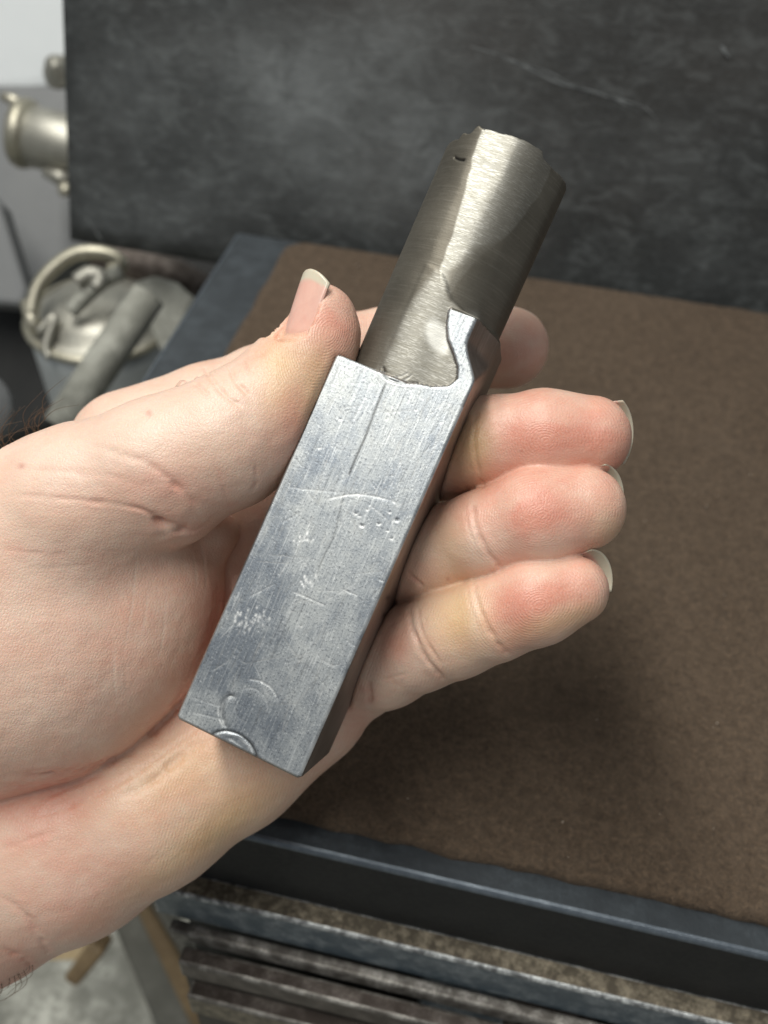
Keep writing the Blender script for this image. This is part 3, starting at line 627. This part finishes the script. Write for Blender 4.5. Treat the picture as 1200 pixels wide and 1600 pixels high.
def hand_sdf(P):
    palm = None
    for js, k in PALM:
        c = chain(P, js, 4); palm = c if palm is None else smin(palm, c, k)
    palm = balls(P, palm, [(-330, 1210, -44, 330), (-640, 1270, -48, 300)], 14)
    c_, r_ = J(-330, 1210, -44, 300); c2, r2 = J(-900, 1330, -55, 260); palm = smin(palm, cone(P, c_, c2, r_, r2), 10)
    th = balls(P, chain(P, THUMB, 5), THENAR[:0], 4)
    ten = None
    for b in THENAR:
        c, r = J(*b); d = np.linalg.norm(P - c, axis=1) - r; ten = d if ten is None else smin(ten, d, 9)
    th = smin(th, ten, 6.0)
    th = balls(P, th, [(330, 835, -25, 42), (518, 520, -11, 32), (285, 800, -9, 42)], 4)
    th = bed(P, th, 0)
    base = smin(palm, th, 1.6)
    out = base
    for js, nk in ((INDEX, 4), (MIDDLE, 1), (RING, 2), (PINKY, 3)):
        f = bed(P, chain(P, js, 3.0), nk); g_ = smin(f, palm, 4.5); out = smin(out, g_, .8)
    # flesh gives way where the bar presses on it
    q = c2t(P); bar = sdbox(q, (-HW, 0, -25.4), (HW, TL, 14), .8)
    return smax(out, -(bar + .15), 1.2)
lo = (-150, -50, 150); hi = (62, 100, 262)
lo = np.array((-150., -46., 150.)); hi = np.array((60., 98., 245.))
V, Q = surf_nets(hand_sdf, lo, hi, .8, 4)
V, Q = subdiv(V, Q, 1)
inb = (V > lo + 2).all(1) & (V < hi - 2).all(1)
V[inb] = project(hand_sdf, V[inb], 1)
d0, G = grad(hand_sdf, V, .1); G /= np.maximum(np.linalg.norm(G, axis=1)[:, None], 1e-6)
fn_ = np.cross(V[Q[:, 2]] - V[Q[:, 0]], V[Q[:, 3]] - V[Q[:, 1]])
if (fn_ * G[Q[:, 0]]).sum() < 0: Q = Q[:, ::-1].copy()
def smooth_n(G, it=3):
    for _ in range(it):
        A = np.zeros_like(G); s = G[Q].sum(1)
        for k in range(4): np.add.at(A, Q[:, k], s)
        G = A / np.maximum(np.linalg.norm(A, axis=1)[:, None], 1e-9)
    return G
G = smooth_n(G, 2)
U = px(V); view = V / np.linalg.norm(V, axis=1)[:, None]; facing = -(G * view).sum(1); front = facing > .02
disp = np.zeros(len(V)); red = np.zeros(len(V)); pale = np.zeros(len(V))
def crease(pts, wpx, depth, rd=.5, side=0.0, taper=.2, wide=3.0):
    sp = spline(pts, 8); m = front & (U > sp.min(0) - 6 * wpx).all(1) & (U < sp.max(0) + 6 * wpx).all(1); ix = np.where(m)[0]
    if not len(ix): return
    d, s = polydist(U[ix], sp); e = np.clip(np.minimum(s, 1 - s) / taper + .05, 0, 1)
    e = e * np.clip(.7 + .45 * vnoise(V[ix] * .9, 77), .15, 1.2); d = d + .8 * vnoise(V[ix] * .8, 78)
    disp[ix] -= depth * e * (np.exp(-(d / wpx) ** 2) - .12 * np.exp(-((d - 2.2 * wpx) / (1.4 * wpx)) ** 2))
    red[ix] = np.maximum(red[ix], rd * e * np.exp(-(d / (wpx * wide)) ** 2))
# thumb
crease([(318, 572), (330, 592), (352, 618), (386, 640)], 3.2, .55, .25); crease([(360, 572), (366, 592), (378, 606), (396, 622)], 3.0, .5, .25)
crease([(300, 596), (312, 604), (330, 622)], 3, .25, .2); crease([(378, 560), (386, 580), (398, 590)], 3, .3, .2)
crease([(430, 524), (437, 532), (446, 534)], 2.5, .3, .5)
crease([(398, 722), (402, 745), (396, 770)], 3, .25, .3); crease([(340, 742), (352, 770), (362, 800)], 3, .15, .2)
crease([(130, 695), (215, 718), (262, 748), (298, 780), (316, 808)], 6, .42, .3, taper=.45)
crease([(0, 772), (80, 778), (150, 784), (222, 796), (246, 815), (275, 828), (303, 830), (322, 820), (345, 812)], 3.6, .5, .45, taper=.45)
crease([(236, 800), (252, 816), (275, 824), (298, 826)], 7, 1.3, .5, taper=.3)
crease([(0, 858), (50, 864), (110, 868)], 3, .12, .35); crease([(90, 735), (160, 742), (230, 760)], 6, .12, .2); crease([(0, 730), (70, 735), (140, 745)], 5, .1, .2)
# thenar
PL = []
for p in ([(213, 838), (212, 890), (205, 960), (190, 1040)], [(232, 922), (228, 960), (220, 1000)], [(259, 905), (259, 950), (254, 1000), (246, 1040)], [(183, 1000), (178, 1050), (186, 1110)], [(310, 840), (318, 870), (322, 910), (316, 950)], [(296, 850), (306, 890), (306, 930)]):
    crease(p, 1.6, .07, .0, taper=.4); PL.append(p)
for k in range(16):
    y = 850 + k * 19; rr2 = np.random.default_rng(k); x0 = rr2.uniform(-10, 60); crease([(x0, y), (x0 + 60, y + rr2.uniform(-3, 6)), (x0 + rr2.uniform(90, 180), y + rr2.uniform(-8, 8))], 1.6, .045, .0, taper=.4)
rr2 = np.random.default_rng(91)
for k in range(90):          # net of faint fine lines in the palm and over the joints
    x0, y0, an, ln = ((rr2.uniform(0, 300), rr2.uniform(860, 1180), 1.45 + rr2.normal() * .3, rr2.uniform(30, 110)), (rr2.uniform(20, 330), rr2.uniform(650, 790), .45 + rr2.normal() * .25, rr2.uniform(30, 90)),
        (rr2.uniform(30, 400), rr2.uniform(1180, 1400), -.6 + rr2.normal() * .5, rr2.uniform(25, 80)), (rr2.uniform(0, 200), rr2.uniform(850, 1150), .05 + rr2.normal() * .2, rr2.uniform(40, 120)))[k % 4]
    crease([(x0, y0), (x0 + ln * .5 * math.cos(an) + rr2.normal() * 2, y0 + ln * .5 * math.sin(an) + rr2.normal() * 2), (x0 + ln * math.cos(an), y0 + ln * math.sin(an))], 1.5, .05, .04, taper=.4)
for (x0, y0, x1, y1) in ((752, 640, 748, 750), (757, 650, 756, 745), (752, 790, 790, 880), (736, 800, 757, 862), (751, 912, 792, 1010), (724, 920, 750, 1000), (635, 960, 668, 1045), (668, 950, 700, 1030)):
    for q_ in range(3): s_ = q_ * 4 - 3; crease([(x0 + s_, y0 + 12), ((x0 + x1) / 2 + s_ - 3, (y0 + y1) / 2), (x1 + s_, y1 - 8)], 1.3, .05, .0, taper=.3)
# life line and lower palm
crease([(345, 905), (338, 960), (310, 1040), (262, 1120), (200, 1178), (110, 1206), (0, 1212)], 5, .6, .4, taper=.1)
crease([(0, 1276), (70, 1272), (130, 1252), (190, 1222), (270, 1168), (330, 1120)], 4, .3, .3, taper=.35); crease([(60, 1250), (110, 1230), (170, 1205)], 3, .3, .35)
crease([(175, 1252), (235, 1222), (285, 1180), (330, 1150)], 8, .6, .2, taper=.4); crease([(0, 1228), (60, 1226), (130, 1212)], 3, .25, .4)
crease([(0, 1398), (40, 1430), (66, 1470), (80, 1500)], 5, .35, .35); crease([(0, 1330), (30, 1318), (90, 1296)], 5, .2, .3); crease([(0, 1480), (40, 1500), (60, 1530)], 4, .3, .3)
# finger joints
crease([(745, 640), (742, 672), (742, 705), (750, 745), (756, 765)], 3.2, .35, .25, taper=.1); 
crease([(738, 786), (741, 812), (752, 845), (768, 872), (784, 888)], 3.4, .45, .3, taper=.08); crease([(728, 790), (731, 820), (742, 850)], 2.4, .2, .1)
crease([(740, 905), (744, 935), (758, 972), (776, 1002), (796, 1026)], 3.4, .45, .3, taper=.08); crease([(730, 912), (735, 945), (748, 980)], 2.2, .15, .1)
crease([(640, 950), (645, 985), (660, 1020), (684, 1052), (694, 1064)], 3.6, .5, .3, taper=.08); crease([(653, 948), (657, 978), (672, 1012), (690, 1040)], 2.8, .35, .15, taper=.1); crease([(662, 958), (668, 985), (680, 1010)], 2.0, .15, .05)
crease([(590, 1064), (615, 1058), (648, 1048)], 2.0, .2, .05); crease([(575, 1062), (578, 1085), (576, 1105)], 4, .5, .4)
crease([(630, 888), (648, 905), (662, 918)], 3, .4, .3)
crease([(420, 545), (405, 556), (380, 566)], 2, .1, .2)
# unevenness of living skin
disp += .10 * vnoise(V * .16, 21) + .05 * vnoise(V * .45, 22) + .020 * vnoise(V * 1.5, 23)
# colour: blotches of blood and pale pressed skin
def blot(a, u, v, ru, rv, s, rot=0.):
    c, s_ = math.cos(rot), math.sin(rot); d = U - (u, v); x = (d[:, 0] * c + d[:, 1] * s_) / ru; y = (-d[:, 0] * s_ + d[:, 1] * c) / rv; a += s * np.exp(-(x * x + y * y)) * front
yel = np.zeros(len(V))
for a in ((845, 680, 95, 55, .8), (940, 672, 45, 50, .35), (845, 800, 105, 42, .85), (870, 925, 80, 34, .6, -.3), (806, 955, 40, 46, .8, -.3), (620, 1000, 34, 44, .55), (520, 500, 40, 55, .7), (462, 480, 25, 40, .5), (460, 660, 45, 60, .55), (815, 550, 60, 60, .5), (250, 760, 90, 40, .35), (180, 1000, 160, 130, .22), (60, 1260, 110, 60, .5), (130, 1400, 110, 70, .4), (290, 1250, 60, 40, .28), (460, 1180, 60, 60, .3), (720, 800, 30, 50, .3), (350, 1020, 50, 140, .6), (560, 1120, 30, 40, .5), (30, 1550, 60, 60, .7), (680, 905, 40, 30, .4), (770, 760, 40, 30, .35), (440, 520, 200, 40, .15)): blot(red, *a)
for a in ((745, 690, 24, 60, .75), (712, 700, 24, 55, .5), (712, 960, 48, 60, .9, -.3), (700, 850, 35, 50, .35), (880, 970, 90, 20, .5, -.3), (430, 590, 30, 60, .6), (490, 640, 25, 60, .45), (280, 1200, 120, 50, .55, -.5), (360, 1260, 120, 50, .45, -.6), (450, 560, 30, 30, .4), (500, 580, 30, 50, .4), (960, 830, 40, 40, .4), (300, 1330, 150, 30, .5, -.6)): blot(yel, *a)
for a in ((200, 680, 130, 50, .7, -.4), (60, 720, 90, 50, .5), (90, 940, 100, 100, .35), (330, 640, 80, 40, .4, -.4), (60, 1100, 100, 60, .3), (690, 930, 30, 60, .3), (648, 990, 10, 50, .6), (740, 830, 9, 50, .5), (742, 950, 9, 50, .5)): blot(pale, *a)
for poly in ([(752, 600), (1010, 600), (1010, 770), (752, 745)], [(744, 770), (1010, 700), (1010, 880), (786, 892), (752, 845)], [(742, 900), (1000, 850), (960, 960), (798, 1030), (756, 970)]):
    red += .20 * (.6 + .7 * np.clip(.5 + .5 * vnoise(V * .5, 61), 0, 1)) * (1 - sst(polysdf(U[:, 0], U[:, 1], poly), -14, 10)) * front
mot = .5 + .5 * np.clip(vnoise(V * .35, 31), -1.4, 1.4) / 1.4; mot2 = .5 + .5 * np.clip(vnoise(V * 1.1, 32), -1.4, 1.4) / 1.4
for p in PL:
    d_, s_ = polydist(U, spline(p, 5)); pale += .7 * np.exp(-(d_ / 1.8) ** 2) * front * np.clip(np.minimum(s_, 1 - s_) * 4, 0, 1)
red = np.clip(red * (.6 + .7 * mot) + .05 + .20 * (mot - .5) + .30 * (mot2 - .5), 0, 1)[:, None]; yel = np.clip(yel + .12 * (mot - .5), 0, 1)[:, None]; pale = np.clip(pale + .15 * (mot2 - .5), 0, 1)[:, None]
base = np.array((.735, .53, .42))
col = base + (np.array((.66, .27, .20)) - base) * red * .95; col = col + (np.array((.66, .445, .215)) - col) * yel * .9; col = col + (np.array((.78, .63, .53)) - col) * pale * .7
for u, v, r_ in ((233, 646, 5), (34, 728, 4.5), (700, 905, 2.5), (906, 930, 2), (815, 705, 2), (160, 1190, 2)):
    g = (np.exp(-(np.linalg.norm(U - (u, v), axis=1) / r_) ** 2) * front)[:, None]; col = col * (1 - .4 * g * np.array((.6, 1, 1)))
# friction ridges: a phase in mm, concentric on the pads, nearly straight elsewhere
pads = [((855, 690), (70, 60), (1.0, 1.25), 0), ((850, 805), (75, 58), (1.0, 1.3), -.15), ((845, 945), (70, 52), (1.0, 1.3), -.3), ((800, 555), (60, 60), (1, 1.2), 0), ((515, 520), (45, 75), (1.3, .9), .3)]
lin = U @ np.array((.93, .37)) / 8.3 + 1.1 * np.sin(U[:, 1] / 95 + U[:, 0] / 160); lin = np.where(U[:, 1] < 830, U @ np.array((.45, .89)) / 8.3, lin)
ph = lin.copy(); amp = np.full(len(V), .30); seam = sst(np.abs(U[:, 1] - 830), 4, 25)
for (c, rr3, sc3, rot) in pads:
    d = U - c; cs, sn = math.cos(rot), math.sin(rot); x = (d[:, 0] * cs + d[:, 1] * sn); y = (-d[:, 0] * sn + d[:, 1] * cs)
    m = (np.abs(x) < rr3[0] * 1.9) & (np.abs(y) < rr3[1] * 1.5)
    rho = np.sqrt((x * sc3[0]) ** 2 + (y * sc3[1]) ** 2 + 30) / 8.3 + .5 * np.sin(x / 22) ; bb = np.maximum(np.abs(x) / (rr3[0] * 1.9), np.abs(y) / (rr3[1] * 1.5)); ph = np.where(m, rho, ph); amp = np.where(m, 1.0, amp); seam = np.minimum(seam, sst(np.abs(bb - 1), .03, .22))
amp = np.where((U[:, 0] > 250) & (U[:, 1] > 1080) | (U[:, 0] > 560), np.maximum(amp, .8), amp); amp = np.where((U[:, 0] < 430) & (U[:, 1] < 760), .0, amp)
amp *= np.clip(facing * 2, 0, 1) * seam
V = V + G * disp[:, None]
HC = W_(np.array((-60., 10., 190.)))
def mat_skin():
    t = NT('skin'); c = t.co(); a = t.attr('tint').outputs['Color']
    vor = t.n('TexVoronoi', {'Vector': c, 'Scale': 1500.0}); vor.feature = 'DISTANCE_TO_EDGE'; vo = vor.outputs['Distance']
    f = t.noise(c, 700, 4, .6); g = t.noise(c, 2600, 3, .65); m = t.noise(c, 160, 4, .6); str_ = t.noise(t.co((3.2, .6, 1.2), (0, 0, .3)), 520, 4, .62)
    phs = t.attr('ridge').outputs['Fac']; am = t.attr('ridge_amount').outputs['Fac']
    ph2 = t.math('ADD', phs, t.math('MULTIPLY', t.noise(c, 420, 2), .35)); sn = t.math('SINE', t.math('MULTIPLY', ph2, 2 * math.pi / .56))
    rid = t.math('MULTIPLY', t.math('MULTIPLY', sn, am), t.mapr(f, .3, .6, .5, 1.0))
    col = t.mix(t.mapr(m, .3, .7), a, t.mix(1.0, a, (.97, .90, .87), 'MULTIPLY')); col = t.mix(t.math('MULTIPLY', t.mapr(g, .5, .75), .22), col, (.80, .64, .54))
    col = t.mix(t.math('MULTIPLY', t.mapr(rid, -1, 1), .10), col, (.85, .62, .5))
    h = t.math('ADD', t.math('MULTIPLY', f, .55), t.math('ADD', t.math('MULTIPLY', g, .35), t.math('MULTIPLY', t.mapr(vo, 0, .25), .28)))
    h = t.math('ADD', h, t.math('ADD', t.math('MULTIPLY', rid, .16), t.math('MULTIPLY', str_, .38)))
    n_ = t.bump(h, .55, .00019)
    return t.fin(Base_Color=col, Roughness=t.mapr(g, .3, .7, .36, .50), Specular_IOR_Level=.5, Subsurface_Weight=.16, Subsurface_Radius=(1.0, .38, .2), Subsurface_Scale=.0016, Normal=n_)
SKIN = mat_skin()
me = mkmesh('hand', W_(V) - HC, Q, SKIN); setattr_c(me, 'tint', col); setattr_f(me, 'ridge', ph); setattr_f(me, 'ridge_amount', amp)
hand = obj('hand', me, None, HC); tag(hand, 'open left hand, palm up, thumb and fingers round the steel bar', 'hand')

# ---- nails: curved plates with thickness
def mat_nail():
    t = NT('nail'); c = t.co(); s1 = t.noise(t.co((1, 1, .2)), 700, 3, .6)
    tip = t.attr('tip').outputs['Fac']
    col = t.mix(tip, t.mix(t.mapr(s1, .3, .7), (.70, .40, .33), (.74, .46, .38)), (.60, .545, .43))
    return t.fin(Base_Color=col, Roughness=.28, Specular_IOR_Level=.5, Subsurface_Weight=.2, Subsurface_Radius=(.8, .4, .3), Subsurface_Scale=.001, Normal=t.bump(s1, .3, .00008))
NAIL = mat_nail()
def nail(fr):
    c, ax_, n_, s_, length, width, curv, off, tiplen, lab, back = fr
    nu, nv = 21, 25; Vt = []; tp = []
    for lay in (0, 1):
        for j in range(nv):
            y = j / (nv - 1)
            for i in range(nu):
                x = i / (nu - 1) * 2 - 1
                yy = y * length - length * back - (x * x * length * .20 * (y - .2) if y > .2 else -x * x * .25 * (.2 - y) * length)
                wd = width * (1 - .10 * (1 - y)); th = x * curv; rad_ = wd / math.sin(curv)
                P = c + ax_ * yy + s_ * math.sin(th) * rad_ + n_ * ((math.cos(th) - 1) * rad_ + off - .0125 * max(0, yy) ** 1.5 - (.35 * (1 - y / .12) if y < .12 else 0) - lay * .32)
                Vt.append(P); tp.append(sst(yy + .25 * x * x * length * .3, length * (1 - back) - tiplen - .5, length * (1 - back) - tiplen))
    q = []; o2 = nu * nv
    for j in range(nv - 1):
        for i in range(nu - 1):
            k = j * nu + i; q.append((k, k + 1, k + nu + 1, k + nu)); q.append((o2 + k + nu, o2 + k + nu + 1, o2 + k + 1, o2 + k))
    lp = [i for i in range(nu)] + [j * nu + nu - 1 for j in range(1, nv)] + [(nv - 1) * nu + i for i in range(nu - 2, -1, -1)] + [j * nu for j in range(nv - 2, 0, -1)]
    q += [(lp[k], o2 + lp[k], o2 + lp[(k + 1) % len(lp)], lp[(k + 1) % len(lp)]) for k in range(len(lp))]
    me = mkmesh('fingernail', W_(np.array(Vt)) - HC, q, NAIL); setattr_f(me, 'tip', tp); o = obj('fingernail', me, hand)
    if lab: o['label'] = lab
for fr in NAILS: nail(fr)

# ---- arm and knuckle hair: fine curved strands, one child object
HAIR = NT('dark_hair').fin(Base_Color=(.10, .06, .035), Roughness=.4)
V4 = []; F4 = []
def strand(pts, rad=.00008):
    v, f = tube([at(u, v_, d) for u, v_, d in spline(pts, 5)], [rad * (1 - .7 * i / (5 * (len(pts) - 1))) for i in range(5 * (len(pts) - 1) + 1)], 5)
    b = len(V4); V4.extend(v); F4.extend([tuple(b + k for k in q) for q in f])
hr = np.random.default_rng(12)
for k in range(34):
    x = hr.uniform(-40, 70); y = 695 - .55 * max(x, 0) + hr.uniform(-4, 26); z = 190 + hr.uniform(-4, 6); L_ = hr.uniform(30, 75); a = hr.uniform(-2.3, -.7)
    strand([(x, y, z), (x + L_ * .5 * math.cos(a), y + L_ * .5 * math.sin(a), z - 1), (x + L_ * math.cos(a + .6) * .9, y + L_ * math.sin(a + .3), z - 2)])
for k in range(4):
    x = hr.uniform(268, 312); y = 606 - (x - 268) * .2; a = hr.uniform(-.9, -.5); L_ = hr.uniform(22, 34)
    strand([(x, y, 178), (x + L_ * .6 * math.cos(a), y + L_ * .6 * math.sin(a), 177), (x + L_ * math.cos(a + 1.2), y + L_ * math.sin(a + .9), 177)], .00004)
for k in range(16):
    x = hr.uniform(-20, 50); y = 1540 - x * .62 - hr.uniform(0, 15); a = hr.uniform(1.0, 1.7); L_ = hr.uniform(30, 60)
    strand([(x, y, 200), (x + L_ * .5 * math.cos(a), y + L_ * .5 * math.sin(a), 199), (x + L_ * math.cos(a + .8), y + L_ * math.sin(a + .5), 199)])
ho = mkmesh('hair', np.array(V4) - HC, F4, HAIR); o = obj('hair', ho, hand); tag(o, kind='stuff')
